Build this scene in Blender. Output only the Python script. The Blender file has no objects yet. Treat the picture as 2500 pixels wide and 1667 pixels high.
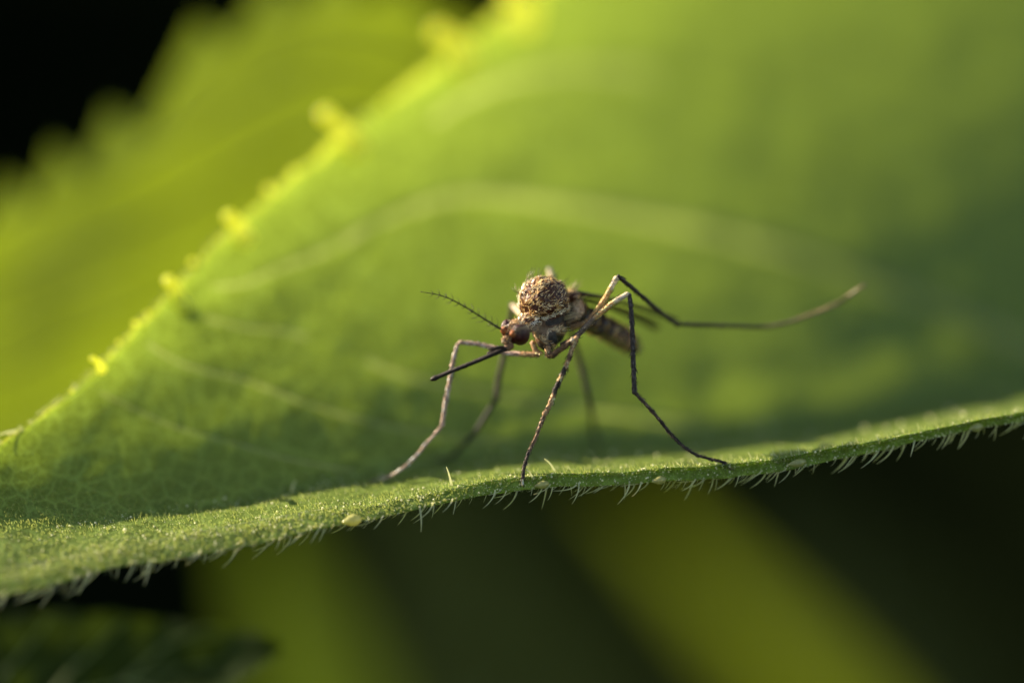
import bpy, math, random
import numpy as np
from mathutils import Vector, Matrix, noise
from mathutils.bvhtree import BVHTree

random.seed(7)
rng = np.random.default_rng(7)
scene = bpy.context.scene
scene.unit_settings.system = 'METRIC'
scene.unit_settings.scale_length = 0.001          # one unit is one millimetre: this is a macro photograph

# ------------------------------------------------------------------ camera
PITCH = math.radians(15)
DIST = 100.0                                       # lens to the plane in focus (mm)
PXMM = 2500 / 30.0                                 # photo pixels per mm in that plane
FW = Vector((0, math.cos(PITCH), -math.sin(PITCH)))
UP = Vector((0, math.sin(PITCH), math.cos(PITCH)))
RT = Vector((1, 0, 0))
CAM = -FW * DIST


def P(px, py, d=0.0):
    """photo pixel at depth d (mm) behind the plane in focus"""
    s = (DIST + d) / DIST / PXMM
    return CAM + FW * (DIST + d) + RT * ((px - 1250) * s) + UP * ((833.5 - py) * s)


def to_px(p):
    v = p - CAM
    z = v.dot(FW)
    return 1250 + v.dot(RT) / z * DIST * PXMM, 833.5 - v.dot(UP) / z * DIST * PXMM, z - DIST


cam_data = bpy.data.cameras.new('camera')
cam = bpy.data.objects.new('camera', cam_data)
scene.collection.objects.link(cam)
cam.location = CAM
cam.rotation_euler = (math.radians(90) - PITCH, 0, 0)
cam_data.sensor_width = 36
cam_data.lens = 36 * DIST / 30.0
cam_data.clip_start = 1
cam_data.clip_end = 200000
cam_data.dof.use_dof = True
cam_data.dof.focus_distance = DIST - 0.15
APERTURE = 5.1                                     # radius of the lens opening (mm)
cam_data.dof.aperture_fstop = cam_data.lens * 1e-3 / (2 * APERTURE)
scene.camera = cam

# ------------------------------------------------------------------ light
SUN = Vector((-0.79, 0.39, 0.46)).normalized()
world = bpy.data.worlds.new('World')
scene.world = world
world.use_nodes = True
wn = world.node_tree
sky = wn.nodes.new('ShaderNodeTexSky')
sky.sky_type = 'NISHITA'
sky.sun_disc = False
sky.sun_elevation = math.asin(SUN.z)
sky.sun_rotation = math.atan2(SUN.x, SUN.y)
wn.nodes['Background'].inputs['Strength'].default_value = 0.085
wn.links.new(sky.outputs['Color'], wn.nodes['Background'].inputs['Color'])
sun_data = bpy.data.lights.new('sun', 'SUN')
sun_data.energy = 5.0
sun_data.angle = math.radians(0.5)
sun_data.color = (1.0, 0.90, 0.74)
sun = bpy.data.objects.new('sun', sun_data)
sun.rotation_euler = SUN.to_track_quat('Z', 'Y').to_euler()
sun.location = SUN * 400
scene.collection.objects.link(sun)
scene.view_settings.view_transform = 'Standard'
scene.view_settings.look = 'None'
scene.view_settings.exposure = 1.5
scene.view_settings.gamma = 1
scene.view_settings.use_white_balance = True          # camera white balance set warm, as in the photograph
scene.view_settings.white_balance_temperature = 7300
scene.cycles.use_denoising = True
scene.cycles.max_bounces = 8
scene.cycles.sample_clamp_indirect = 4
scene.cycles.sample_clamp_direct = 0


# ------------------------------------------------------------------ material helpers
def new_mat(name):
    m = bpy.data.materials.new(name)
    m.use_nodes = True
    nt = m.node_tree
    nt.nodes.clear()
    out = nt.nodes.new('ShaderNodeOutputMaterial')
    return m, nt, out


def nd(nt, kind, **kw):
    n = nt.nodes.new(kind)
    for k, v in kw.items():
        if k in n.inputs:
            n.inputs[k].default_value = v
        else:
            setattr(n, k, v)
    return n


def ramp(nt, fac, stops):
    r = nt.nodes.new('ShaderNodeValToRGB')
    e = r.color_ramp.elements
    while len(e) < len(stops):
        e.new(0.5)
    for i, (p, c) in enumerate(stops):
        e[i].position = p
        e[i].color = (*c, 1)
    nt.links.new(fac, r.inputs['Fac'])
    return r.outputs['Color']


def leaf_material(name, front, trans, mixf=0.5, rough=0.42, cell=16.0, bump=0.35, vein=1.0, spec=0.5, fine_net=0.0):
    m, nt, out = new_mat(name)
    L = nt.links.new
    geo = nd(nt, 'ShaderNodeNewGeometry')
    pos = geo.outputs['Position']
    big = nd(nt, 'ShaderNodeTexNoise', Scale=0.45, Detail=3.0)
    L(pos, big.inputs['Vector'])
    fine = nd(nt, 'ShaderNodeTexNoise', Scale=7.0, Detail=4.0)
    L(pos, fine.inputs['Vector'])
    # fine net of veinlets
    net = nd(nt, 'ShaderNodeTexVoronoi', Scale=1.5)
    net.feature = 'DISTANCE_TO_EDGE'
    warp = nd(nt, 'ShaderNodeVectorMath', operation='MULTIPLY_ADD')
    L(fine.outputs['Color'], warp.inputs[0])
    warp.inputs[1].default_value = (0.25, 0.25, 0.25)
    L(pos, warp.inputs[2])
    L(warp.outputs[0], net.inputs['Vector'])
    netm = nd(nt, 'ShaderNodeMapRange')
    netm.inputs['From Max'].default_value = 0.09
    netm.inputs['To Min'].default_value = 1
    netm.inputs['To Max'].default_value = 0
    L(net.outputs['Distance'], netm.inputs['Value'])
    cells = nd(nt, 'ShaderNodeTexVoronoi', Scale=cell)
    L(pos, cells.inputs['Vector'])

    def tint(base, pale, dark):
        a = ramp(nt, big.outputs['Fac'], [(0.3, dark), (0.7, base)])
        mx = nd(nt, 'ShaderNodeMix', data_type='RGBA')
        f = nd(nt, 'ShaderNodeMath', operation='MULTIPLY')
        L(netm.outputs[0], f.inputs[0])
        f.inputs[1].default_value = 0.6 * vein
        L(f.outputs[0], mx.inputs['Factor'])
        L(a, mx.inputs['A'])
        mx.inputs['B'].default_value = (*pale, 1)
        return mx.outputs['Result']

    if fine_net:                                               # the finest mesh of veinlets, pale in the light
        n2 = nd(nt, 'ShaderNodeTexVoronoi', Scale=4.6)
        n2.feature = 'DISTANCE_TO_EDGE'
        L(warp.outputs[0], n2.inputs['Vector'])
        n2m = nd(nt, 'ShaderNodeMapRange')
        n2m.inputs['From Max'].default_value = 0.12
        n2m.inputs['To Min'].default_value = 0.65 * fine_net
        n2m.inputs['To Max'].default_value = 0
        L(n2.outputs['Distance'], n2m.inputs['Value'])
        mx_ = nd(nt, 'ShaderNodeMath', operation='MAXIMUM')
        L(netm.outputs['Result'], mx_.inputs[0])
        L(n2m.outputs['Result'], mx_.inputs[1])
        netm = mx_
    fr = tint(front, [c * 1.8 + 0.03 for c in front], [c * 0.78 for c in front])
    tr = tint(trans, [min(1, c * 1.35 + 0.02) for c in trans], [c * 0.8 for c in trans])
    hgt = nd(nt, 'ShaderNodeMath', operation='SUBTRACT')
    L(cells.outputs['Distance'], hgt.inputs[1])
    L(netm.outputs[0], hgt.inputs[0])
    bp = nd(nt, 'ShaderNodeBump', Strength=bump, Distance=0.05)
    L(hgt.outputs[0], bp.inputs['Height'])
    pr = nd(nt, 'ShaderNodeBsdfPrincipled', Roughness=rough)
    pr.inputs['Specular IOR Level'].default_value = spec
    L(fr, pr.inputs['Base Color'])
    L(bp.outputs['Normal'], pr.inputs['Normal'])
    tl = nd(nt, 'ShaderNodeBsdfTranslucent')
    L(tr, tl.inputs['Color'])
    mix = nd(nt, 'ShaderNodeMixShader', Fac=mixf)
    L(pr.outputs[0], mix.inputs[1])
    L(tl.outputs[0], mix.inputs[2])
    L(mix.outputs[0], out.inputs['Surface'])
    return m


def soft_material(name, front, trans, mixf=0.5, rough=0.35, spec=0.5, clear=0.0):
    m, nt, out = new_mat(name)
    geo = nd(nt, 'ShaderNodeNewGeometry')
    nz = nd(nt, 'ShaderNodeTexNoise', Scale=9.0, Detail=3.0)
    nt.links.new(geo.outputs['Position'], nz.inputs['Vector'])
    col = ramp(nt, nz.outputs['Fac'], [(0.3, [c * 0.7 for c in front]), (0.7, [min(1, c * 1.2) for c in front])])
    pr = nd(nt, 'ShaderNodeBsdfPrincipled', Roughness=rough)
    pr.inputs['Specular IOR Level'].default_value = spec
    nt.links.new(col, pr.inputs['Base Color'])
    tl = nd(nt, 'ShaderNodeBsdfTranslucent', Color=(*trans, 1))
    mix = nd(nt, 'ShaderNodeMixShader', Fac=mixf)
    nt.links.new(pr.outputs[0], mix.inputs[1])
    nt.links.new(tl.outputs[0], mix.inputs[2])
    if clear:
        tp = nd(nt, 'ShaderNodeBsdfTransparent')
        m2 = nd(nt, 'ShaderNodeMixShader', Fac=clear)
        nt.links.new(mix.outputs[0], m2.inputs[1])
        nt.links.new(tp.outputs[0], m2.inputs[2])
        mix = m2
    nt.links.new(mix.outputs[0], out.inputs['Surface'])
    return m


def tinted_material(name, rough=0.5, spec=0.4, bump_scale=30.0, bump=0.4, sheen=0.0, trans=0.0):
    """colour from the mesh's own colour attribute, broken up by fine noise"""
    m, nt, out = new_mat(name)
    L = nt.links.new
    at = nd(nt, 'ShaderNodeAttribute', attribute_name='Col')
    geo = nd(nt, 'ShaderNodeNewGeometry')
    nz = nd(nt, 'ShaderNodeTexNoise', Scale=bump_scale, Detail=4.0)
    L(geo.outputs['Position'], nz.inputs['Vector'])
    mul = nd(nt, 'ShaderNodeMix', data_type='RGBA', blend_type='MULTIPLY')
    mul.inputs['Factor'].default_value = 0.6
    L(at.outputs['Color'], mul.inputs['A'])
    g = ramp(nt, nz.outputs['Fac'], [(0.3, (0.35, 0.35, 0.35)), (0.68, (1.5, 1.5, 1.5))])
    L(g, mul.inputs['B'])
    bp = nd(nt, 'ShaderNodeBump', Strength=bump, Distance=0.02)
    L(nz.outputs['Fac'], bp.inputs['Height'])
    pr = nd(nt, 'ShaderNodeBsdfPrincipled', Roughness=rough)
    pr.inputs['Specular IOR Level'].default_value = spec
    L(mul.outputs['Result'], pr.inputs['Base Color'])
    L(bp.outputs['Normal'], pr.inputs['Normal'])
    if trans:
        tl = nd(nt, 'ShaderNodeBsdfTranslucent')
        L(mul.outputs['Result'], tl.inputs['Color'])
        mix = nd(nt, 'ShaderNodeMixShader', Fac=trans)
        L(pr.outputs[0], mix.inputs[1])
        L(tl.outputs[0], mix.inputs[2])
        L(mix.outputs[0], out.inputs['Surface'])
    else:
        L(pr.outputs[0], out.inputs['Surface'])
    return m


M = {}
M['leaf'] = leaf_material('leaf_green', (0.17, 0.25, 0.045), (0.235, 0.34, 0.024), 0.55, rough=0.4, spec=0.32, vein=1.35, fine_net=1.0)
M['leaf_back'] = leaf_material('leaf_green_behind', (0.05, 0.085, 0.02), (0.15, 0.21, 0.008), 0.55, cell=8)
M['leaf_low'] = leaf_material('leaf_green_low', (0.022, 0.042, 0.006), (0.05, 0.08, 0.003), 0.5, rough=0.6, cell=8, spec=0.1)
M['leaf_sun'] = leaf_material('leaf_green_sunny', (0.03, 0.05, 0.007), (0.105, 0.145, 0.004), 0.55, rough=0.6, cell=8, spec=0.1)  # brighter copy of the low leaf green, sunlight put into the colour
M['leaf_dim'] = leaf_material('leaf_green_shaded', (0.009, 0.017, 0.003), (0.006, 0.011, 0.001), 0.4, rough=0.7, cell=8, spec=0.05)  # dimmed leaf green, deep shade put into the colour
M['leaf_vein'] = soft_material('big_leaf_vein', (0.25, 0.32, 0.12), (0.44, 0.53, 0.13), 0.58)
M['vein'] = soft_material('leaf_vein', (0.24, 0.30, 0.11), (0.34, 0.42, 0.08), 0.5)
M['tooth'] = soft_material('leaf_tooth', (0.58, 0.58, 0.24), (0.92, 0.94, 0.24), 0.8, 0.12, 1.0)
M['tooth_near'] = soft_material('leaf_gland_tooth', (0.52, 0.51, 0.20), (0.68, 0.68, 0.2), 0.5, 0.1, 1.0, 0.08)
M['rim'] = leaf_material('leaf_pale_margin_glow', (0.20, 0.26, 0.05), (0.56, 0.64, 0.05), 0.62, rough=0.4)  # thin pale margin with its backlit glow put into the colour
M['hair'] = soft_material('leaf_hair', (0.80, 0.80, 0.55), (0.88, 0.88, 0.5), 0.55, 0.2, 0.8, 0.15)
M['down'] = soft_material('leaf_down', (0.42, 0.48, 0.15), (0.6, 0.66, 0.18), 0.5, 0.12, 0.9, 0.5)
M['gland'] = soft_material('leaf_gland_glint', (0.92, 0.90, 0.55), (0.92, 0.90, 0.5), 0.35, 0.1, 1.0)  # sun glints put into the pale gland colour
M['stem'] = soft_material('stem_green', (0.07, 0.11, 0.03), (0.1, 0.15, 0.02), 0.15, 0.5)
M['body'] = tinted_material('mosquito_cuticle', 0.4, 0.15, 26, 0.5)
M['leg'] = tinted_material('mosquito_leg', 0.5, 0.22, 34, 0.6)
M['scale'] = tinted_material('mosquito_scales', 0.24, 0.8, 20, 0.1, trans=0.3)


def eye_material():
    m, nt, out = new_mat('mosquito_eye')
    tc = nd(nt, 'ShaderNodeTexCoord')
    vo = nd(nt, 'ShaderNodeTexVoronoi', Scale=26.0, Randomness=0.25)
    nt.links.new(tc.outputs['Object'], vo.inputs['Vector'])
    col = ramp(nt, vo.outputs['Distance'], [(0.0, (0.16, 0.008, 0.010)), (0.4, (0.05, 0.003, 0.004)), (0.7, (0.004, 0.001, 0.001))])
    bp = nd(nt, 'ShaderNodeBump', Strength=0.9, Distance=0.02, invert=True)
    nt.links.new(vo.outputs['Distance'], bp.inputs['Height'])
    pr = nd(nt, 'ShaderNodeBsdfPrincipled', Roughness=0.28)
    pr.inputs['Coat Weight'].default_value = 0.12
    pr.inputs['Coat Roughness'].default_value = 0.06
    pr.inputs['Specular IOR Level'].default_value = 0.3
    nt.links.new(col, pr.inputs['Base Color'])
    nt.links.new(bp.outputs['Normal'], pr.inputs['Normal'])
    nt.links.new(pr.outputs[0], out.inputs['Surface'])
    return m


M['eye'] = eye_material()


def wing_material():
    m, nt, out = new_mat('mosquito_wing')
    at = nd(nt, 'ShaderNodeAttribute', attribute_name='Col')
    pr = nd(nt, 'ShaderNodeBsdfPrincipled', Roughness=0.25)
    nt.links.new(at.outputs['Color'], pr.inputs['Base Color'])
    tp = nd(nt, 'ShaderNodeBsdfTransparent', Color=(0.85, 0.82, 0.74, 1))
    mix = nd(nt, 'ShaderNodeMixShader', Fac=0.42)
    nt.links.new(pr.outputs[0], mix.inputs[1])
    nt.links.new(tp.outputs[0], mix.inputs[2])
    nt.links.new(mix.outputs[0], out.inputs['Surface'])
    return m


M['wing'] = wing_material()


def soil_material():
    m, nt, out = new_mat('dark_soil')
    geo = nd(nt, 'ShaderNodeNewGeometry')
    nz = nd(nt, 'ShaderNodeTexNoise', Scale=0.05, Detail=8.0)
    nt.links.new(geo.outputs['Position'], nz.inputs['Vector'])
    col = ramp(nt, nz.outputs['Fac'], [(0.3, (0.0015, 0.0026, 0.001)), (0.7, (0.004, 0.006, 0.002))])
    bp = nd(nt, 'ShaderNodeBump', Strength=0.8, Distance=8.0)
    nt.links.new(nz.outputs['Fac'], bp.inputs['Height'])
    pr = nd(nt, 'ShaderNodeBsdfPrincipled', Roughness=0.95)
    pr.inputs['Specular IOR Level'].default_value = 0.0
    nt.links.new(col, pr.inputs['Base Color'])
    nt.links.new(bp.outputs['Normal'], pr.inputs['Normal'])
    nt.links.new(pr.outputs[0], out.inputs['Surface'])
    return m


M['soil'] = soil_material()


# ------------------------------------------------------------------ mesh helpers
def mesh_obj(name, verts, faces, mat, parent=None, smooth=True, cols=None):
    me = bpy.data.meshes.new(name)
    me.from_pydata([tuple(v) for v in verts], [], faces)
    if smooth:
        me.polygons.foreach_set('use_smooth', [True] * len(me.polygons))
    if cols is not None:
        at = me.color_attributes.new('Col', 'FLOAT_COLOR', 'POINT')
        c = np.ones((len(verts), 4), dtype=np.float32)
        c[:, :3] = np.asarray(cols, dtype=np.float32)
        at.data.foreach_set('color', c.ravel())
    me.materials.append(mat)
    o = bpy.data.objects.new(name, me)
    scene.collection.objects.link(o)
    if parent is not None:
        o.parent = parent
        o.matrix_parent_inverse = Matrix.Translation(parent.location).inverted()
    return o


def thing(name, label, cat, loc, group=None):
    o = bpy.data.objects.new(name, None)
    o.location = loc
    o.empty_display_size = 0.5
    scene.collection.objects.link(o)
    o['label'] = label
    o['category'] = cat
    if group:
        o['group'] = group
    return o


def catmull(pts, n):
    """resample a polyline (k x m) smoothly to n points, even in chord length"""
    p = np.asarray(pts, float)
    k = len(p)
    if k == 2:
        t = np.linspace(0, 1, n)[:, None]
        return p[0] * (1 - t) + p[1] * t
    ext = np.vstack([2 * p[0] - p[1], p, 2 * p[-1] - p[-2]])
    seg = np.linalg.norm(np.diff(p[:, :3], axis=0), axis=1)
    cum = np.concatenate([[0], np.cumsum(seg)])
    s = np.linspace(0, cum[-1], n)
    i = np.clip(np.searchsorted(cum, s, side='right') - 1, 0, k - 2)
    u = ((s - cum[i]) / np.maximum(seg[i], 1e-9))[:, None]
    p0, p1, p2, p3 = ext[i], ext[i + 1], ext[i + 2], ext[i + 3]
    return 0.5 * (2 * p1 + (p2 - p0) * u + (2 * p0 - 5 * p1 + 4 * p2 - p3) * u ** 2 + (3 * p1 - p0 - 3 * p2 + p3) * u ** 3)


def cat_par(p, n):
    """Catmull-Rom with even parameter spacing per control point (for lofts)"""
    p = np.asarray(p, float)
    k = len(p)
    ext = np.concatenate([[2 * p[0] - p[1]], p, [2 * p[-1] - p[-2]]])
    s = np.linspace(0, k - 1, n)
    i = np.clip(s.astype(int), 0, k - 2)
    u = (s - i).reshape((-1,) + (1,) * (p.ndim - 1))
    p0, p1, p2, p3 = ext[i], ext[i + 1], ext[i + 2], ext[i + 3]
    return 0.5 * (2 * p1 + (p2 - p0) * u + (2 * p0 - 5 * p1 + 4 * p2 - p3) * u ** 2 + (3 * p1 - p0 - 3 * p2 + p3) * u ** 3)


def tube_arrays(pts, rad, sides=8, base=0):
    """pts n x 3, rad n -> verts, faces of a closed tube with rounded ends"""
    pts = [Vector(p) for p in pts]
    n = len(pts)
    vs, fs = [], []
    prev = None
    for i, p in enumerate(pts):
        t = (pts[min(i + 1, n - 1)] - pts[max(i - 1, 0)]).normalized()
        if prev is None:
            a = t.orthogonal().normalized()
        else:
            a = prev - t * prev.dot(t)
            a = a.normalized() if a.length > 1e-9 else t.orthogonal().normalized()
        prev = a
        b = t.cross(a)
        for k in range(sides):
            w = 2 * math.pi * k / sides
            vs.append(p + (a * math.cos(w) + b * math.sin(w)) * rad[i])
    for i in range(n - 1):
        for k in range(sides):
            k2 = (k + 1) % sides
            fs.append((base + i * sides + k, base + i * sides + k2, base + (i + 1) * sides + k2, base + (i + 1) * sides + k))
    t0 = (pts[0] - pts[1]).normalized()
    t1 = (pts[-1] - pts[-2]).normalized()
    vs.append(pts[0] + t0 * rad[0] * 0.7)
    vs.append(pts[-1] + t1 * rad[-1] * 0.7)
    c0, c1 = base + n * sides, base + n * sides + 1
    for k in range(sides):
        k2 = (k + 1) % sides
        fs.append((c0, base + k2, base + k))
        fs.append((c1, base + (n - 1) * sides + k, base + (n - 1) * sides + k2))
    return vs, fs


def ico(sub):
    import bmesh
    bm = bmesh.new()
    bmesh.ops.create_icosphere(bm, subdivisions=sub, radius=1)
    v = np.array([x.co[:] for x in bm.verts])
    f = [tuple(x.index for x in fc.verts) for fc in bm.faces]
    bm.free()
    return v, f


ICO1, ICO2, ICO4 = ico(1), ico(2), ico(4)


class Bag:
    """collects small pieces that end up in one mesh"""
    def __init__(self):
        self.v, self.f, self.c = [], [], []

    def add(self, v, f, col=None):
        b = len(self.v)
        self.v.extend(v)
        self.f.extend(tuple(b + i for i in q) for q in f)
        if col is not None:
            self.c.extend([col] * len(v))

    def tube(self, pts, rad, sides=6, col=None):
        v, f = tube_arrays(pts, rad, sides)
        self.add(v, f, col)

    def ball(self, c, r, frame=None, src=None, col=None):
        sv, sf = src or ICO2
        r = (r, r, r) if not hasattr(r, '__len__') else r
        fr = frame or (Vector((1, 0, 0)), Vector((0, 1, 0)), Vector((0, 0, 1)))
        v = [c + fr[0] * (p[0] * r[0]) + fr[1] * (p[1] * r[1]) + fr[2] * (p[2] * r[2]) for p in sv]
        self.add(v, sf, col)

    def build(self, name, mat, parent, smooth=True):
        return mesh_obj(name, self.v, self.f, mat, parent, smooth, self.c if self.c else None)


def bvh_of(v, f):
    return BVHTree.FromPolygons([tuple(x) for x in v], f)


# ------------------------------------------------------------------ the ground
GZ = -150.0
g = 60000.0
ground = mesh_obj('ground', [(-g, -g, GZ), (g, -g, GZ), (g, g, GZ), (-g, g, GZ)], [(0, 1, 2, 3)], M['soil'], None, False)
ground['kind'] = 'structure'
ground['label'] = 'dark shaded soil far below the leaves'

# ------------------------------------------------------------------ the big leaf the mosquito stands on
# stations along the blade: x, underside-roll edge y/d, margin crest y/d, fold y/d, far margin x/y/d
ST = [
    (-1200, 1640, -6.2, 1625, -5.6, 1600, -5.3, -1215, 1575, -4.8),
    (-700, 1590, -5, 1545, -4.4, 1465, -3.7, -790, 1440, -2.8),
    (-400, 1546, -4.1, 1488, -3.4, 1380, -2.4, -430, 1295, -1.2),
    (0, 1458, -2.8, 1397, -2.1, 1313, -0.9, -120, 1165, 0.3),
    (300, 1383, -1.9, 1326, -1.2, 1268, 0.2, 60, 1042, 1.5),
    (600, 1336, -1.3, 1277, -0.6, 1221, 1.4, 235, 900, 2.9),
    (900, 1268, -0.8, 1224, -0.2, 1157, 2.7, 425, 705, 4.2),
    (1270, 1197, -0.15, 1160, 0.1, 1109, 4.6, 600, 525, 6.0),
    (1600, 1180, 0.0, 1142, 0.3, 1082, 7.0, 850, 318, 8.5),
    (1950, 1142, 0.2, 1105, 0.5, 1050, 9.5, 1105, 128, 11.5),
    (2300, 1064, 0.5, 1038, 0.8, 995, 12, 1360, -70, 17.2),
    (2600, 1012, 1, 985, 1.3, 935, 14, 1720, -300, 23.5),
    (3200, 900, 2.2, 880, 2.5, 830, 17, 2500, -520, 33),
    (4200, 720, 6, 712, 6.1, 690, 19, 3900, -150, 35),
    (5100, 615, 17.5, 612, 17.6, 606, 18.0, 5090, 585, 18.6),
]


KD = 1.0


def main_leaf_rows():
    rows = []
    for (x, y1, d1, y2, d2, yc, dc, fx, fy, fd) in ST:
        d1, d2, dc, fd = d1 * KD, d2 * KD, dc * KD, fd * KD
        e1 = P(x, y1, d1)
        e2 = P(x, y2, d2)
        c = P(x, yc, dc)
        f = P(fx, fy, fd)
        tk = min(1.0, (e2 - e1).length / 0.4)
        under = e1 + FW * 0.45 * tk + UP * 0.12 * tk
        front = (e1 + e2) * 0.5 - FW * 0.06 * tk + UP * 0.05 * tk
        mid = (e2 + c) * 0.5 + UP * 0.05 * tk
        wl = (f - c).length
        bow = FW * (0.06 * wl) - UP * (0.045 * wl)
        w = [c.lerp(f, a) + bow * (4 * a * (1 - a)) + FW * (k_ * wl) for a, k_ in ((0.18, 0), (0.4, 0), (0.62, 0.005), (0.83, 0.02), (0.95, 0.016))]
        roll = f + FW * 0.03 * tk + UP * 0.05 * tk
        rows.append([under, e1, front, e2, mid, c] + w + [f, roll])
    return np.array([[list(p) for p in r] for r in rows])       # stations x rows x 3


NT, NV = 900, 240
grid = cat_par(main_leaf_rows(), NT)
grid = cat_par(np.swapaxes(grid, 0, 1), NV)                     # NV x NT x 3
NROWS = 13
ROW = lambda r: int(round(r / (NROWS - 1) * (NV - 1)))
for j in range(NV):
    for i in range(NT):
        q = Vector(grid[j, i])
        n1 = noise.noise(q * 0.55) * 0.10 + noise.noise(q * 1.7) * 0.03
        edge = 1.0
        grid[j, i, 2] += n1 * edge * 0.8
        grid[j, i, 1] += noise.noise(q * 0.8 + Vector((9, 3, 1))) * 0.06
# shallow lobes of the far margin between its teeth
jr = ROW(11)
for j in range(ROW(10), NV):
    for i in range(NT):
        q = Vector(grid[jr, i])
        a = noise.noise(q * 1.3 + Vector((4, 4, 4))) * 0.12 + noise.noise(q * 3.1) * 0.05
        w = (j - ROW(10)) / (NV - 1 - ROW(10))
        grid[j, i] += np.array(UP * a * w)
verts = grid.reshape(-1, 3)
faces = [(j * NT + i, j * NT + i + 1, (j + 1) * NT + i + 1, (j + 1) * NT + i) for j in range(NV - 1) for i in range(NT - 1)]
big_leaf = thing('leaf', 'large green hairy leaf, folded along its length, with the mosquito standing on it', 'leaf', P(1270, 1197, 0))
LB = bvh_of(verts, faces)


def on_leaf(px, py, lift=0.0):
    """the leaf surface seen at a photo pixel: point and normal towards the camera"""
    d = (P(px, py, 0) - CAM).normalized()
    h, n, i, t = LB.ray_cast(CAM, d)
    if h is None:
        return None, None
    if n.dot(d) > 0:
        n = -n
    return h + n * lift, n


def dense(pix, n):
    return catmull([(a, b, 0) for a, b in pix], n)[:, :2]


VEINS = []


def leaf_vein(pix, r0, r1, n=360):
    """a vein follows photo pixels over the blade; its ridge is cut out of the blade below"""
    pts, rs = [], []
    q = dense(pix, n)
    for k, (a, b) in enumerate(q):
        h, nn = on_leaf(a, b)
        if h is not None:
            pts.append(h)
            rs.append(r0 + (r1 - r0) * k / (n - 1))
    if len(pts) > 3:
        VEINS.append((np.array([list(p) for p in pts]), np.array(rs)))


leaf_vein([(2700, 930), (2400, 800), (2000, 640), (1700, 560), (1400, 505), (1130, 478), (930, 540), (800, 610), (680, 655), (600, 690), (520, 700)], 0.38, 0.06)
leaf_vein([(2700, 640), (2350, 400), (2000, 270), (1700, 195), (1400, 170), (1200, 210), (1060, 290)], 0.22, 0.11)
leaf_vein([(1720, 1040), (1500, 1010), (1200, 960), (1000, 920), (820, 850), (700, 810), (600, 800), (480, 770)], 0.13, 0.06)
leaf_vein([(1250, 1085), (1050, 1060), (900, 1030), (750, 985), (600, 930), (450, 890), (360, 840)], 0.10, 0.05)
leaf_vein([(860, 1150), (700, 1120), (560, 1080), (420, 1040), (300, 985), (215, 945)], 0.07, 0.035)
leaf_vein([(930, 545), (880, 640), (820, 720), (800, 835)], 0.11, 0.05)
leaf_vein([(680, 660), (700, 730), (650, 800)], 0.09, 0.05)
leaf_vein([(760, 825), (720, 880), (640, 935)], 0.06, 0.03)
leaf_vein([(560, 915), (520, 850), (500, 780)], 0.05, 0.03)
leaf_vein([(900, 875), (850, 940), (800, 1000)], 0.06, 0.03)
leaf_vein([(600, 1090), (620, 1010), (590, 935)], 0.05, 0.025)
leaf_vein([(450, 1050), (440, 970), (400, 870)], 0.045, 0.02)
leaf_vein([(300, 1140), (280, 1060), (240, 960)], 0.035, 0.018)
leaf_vein([(1150, 955), (1080, 800), (1010, 700), (960, 545)], 0.09, 0.05)
# pale rib along the near margin
leaf_vein([(-120, 1432), (0, 1393), (250, 1345), (430, 1310), (640, 1268), (860, 1230)], 0.06, 0.04)


# raise the veins as ridges and split the blade's faces between blade and veins
du = np.gradient(grid, axis=1)
dv = np.gradient(grid, axis=0)
nrm_ = np.cross(du, dv)
nrm_ /= np.maximum(np.linalg.norm(nrm_, axis=2, keepdims=True), 1e-12)
view = np.array(CAM) - grid
nrm_ *= np.sign((nrm_ * view).sum(axis=2, keepdims=True))
flatv = grid.reshape(-1, 3).copy()
best = np.full(len(flatv), 9.0)
owner = np.full(len(flatv), -1)
for k, (vp, vr) in enumerate(VEINS):
    lo, hi = vp.min(axis=0) - 0.6, vp.max(axis=0) + 0.6
    idx = np.where(((flatv > lo) & (flatv < hi)).all(axis=1))[0]
    for c0 in range(0, len(idx), 20000):
        ii = idx[c0:c0 + 20000]
        d2 = np.linalg.norm(flatv[ii][:, None, :] - vp[None], axis=2)
        m_ = d2.argmin(axis=1)
        rel = d2[np.arange(len(ii)), m_] / vr[m_]
        up_ = rel < best[ii]
        best[ii[up_]] = rel[up_]
        owner[ii[up_]] = k
        verts_lift = 0.45 * vr[m_] * np.exp(-(rel / 0.9) ** 2)
        flat_n = nrm_.reshape(-1, 3)[ii]
        grid.reshape(-1, 3)[ii] += flat_n * (verts_lift * up_)[:, None]
fidx = np.array(faces)
fb = best[fidx].mean(axis=1)
fo_ = owner[fidx[:, 0]]
isv = (fb < 0.9) & (fo_ >= 0)


def part_mesh(name, sel, mat):
    use, inv = np.unique(fidx[sel].ravel(), return_inverse=True)
    return mesh_obj(name, grid.reshape(-1, 3)[use], [tuple(q) for q in inv.reshape(-1, 4).tolist()], mat, big_leaf)


VPARTS = []
lab = {}
for fi in np.where(isv)[0].tolist():                           # runs of touching faces with one owner
    lab[fi] = -1
keep = np.zeros(len(faces), bool)
for fi in list(lab):
    if lab[fi] != -1:
        continue
    stack, run = [fi], []
    lab[fi] = 1
    while stack:
        q = stack.pop()
        run.append(q)
        for nb in (q - 1, q + 1, q - (NT - 1), q + (NT - 1)):
            if lab.get(nb) == -1 and fo_[nb] == fo_[q]:
                lab[nb] = 1
                stack.append(nb)
    if len(run) > 60:
        m_ = np.zeros(len(faces), bool)
        m_[run] = True
        VPARTS.append(m_)
        keep |= m_
jj_ = np.repeat(np.arange(NV - 1), NT - 1)
ii_ = np.tile(np.arange(NT - 1), NV - 1)
wav = np.array([1.1 * noise.noise(Vector((i * 0.035, 3, 1))) + 0.6 * noise.noise(Vector((i * 0.12, 8, 1))) for i in range(NT)])
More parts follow.
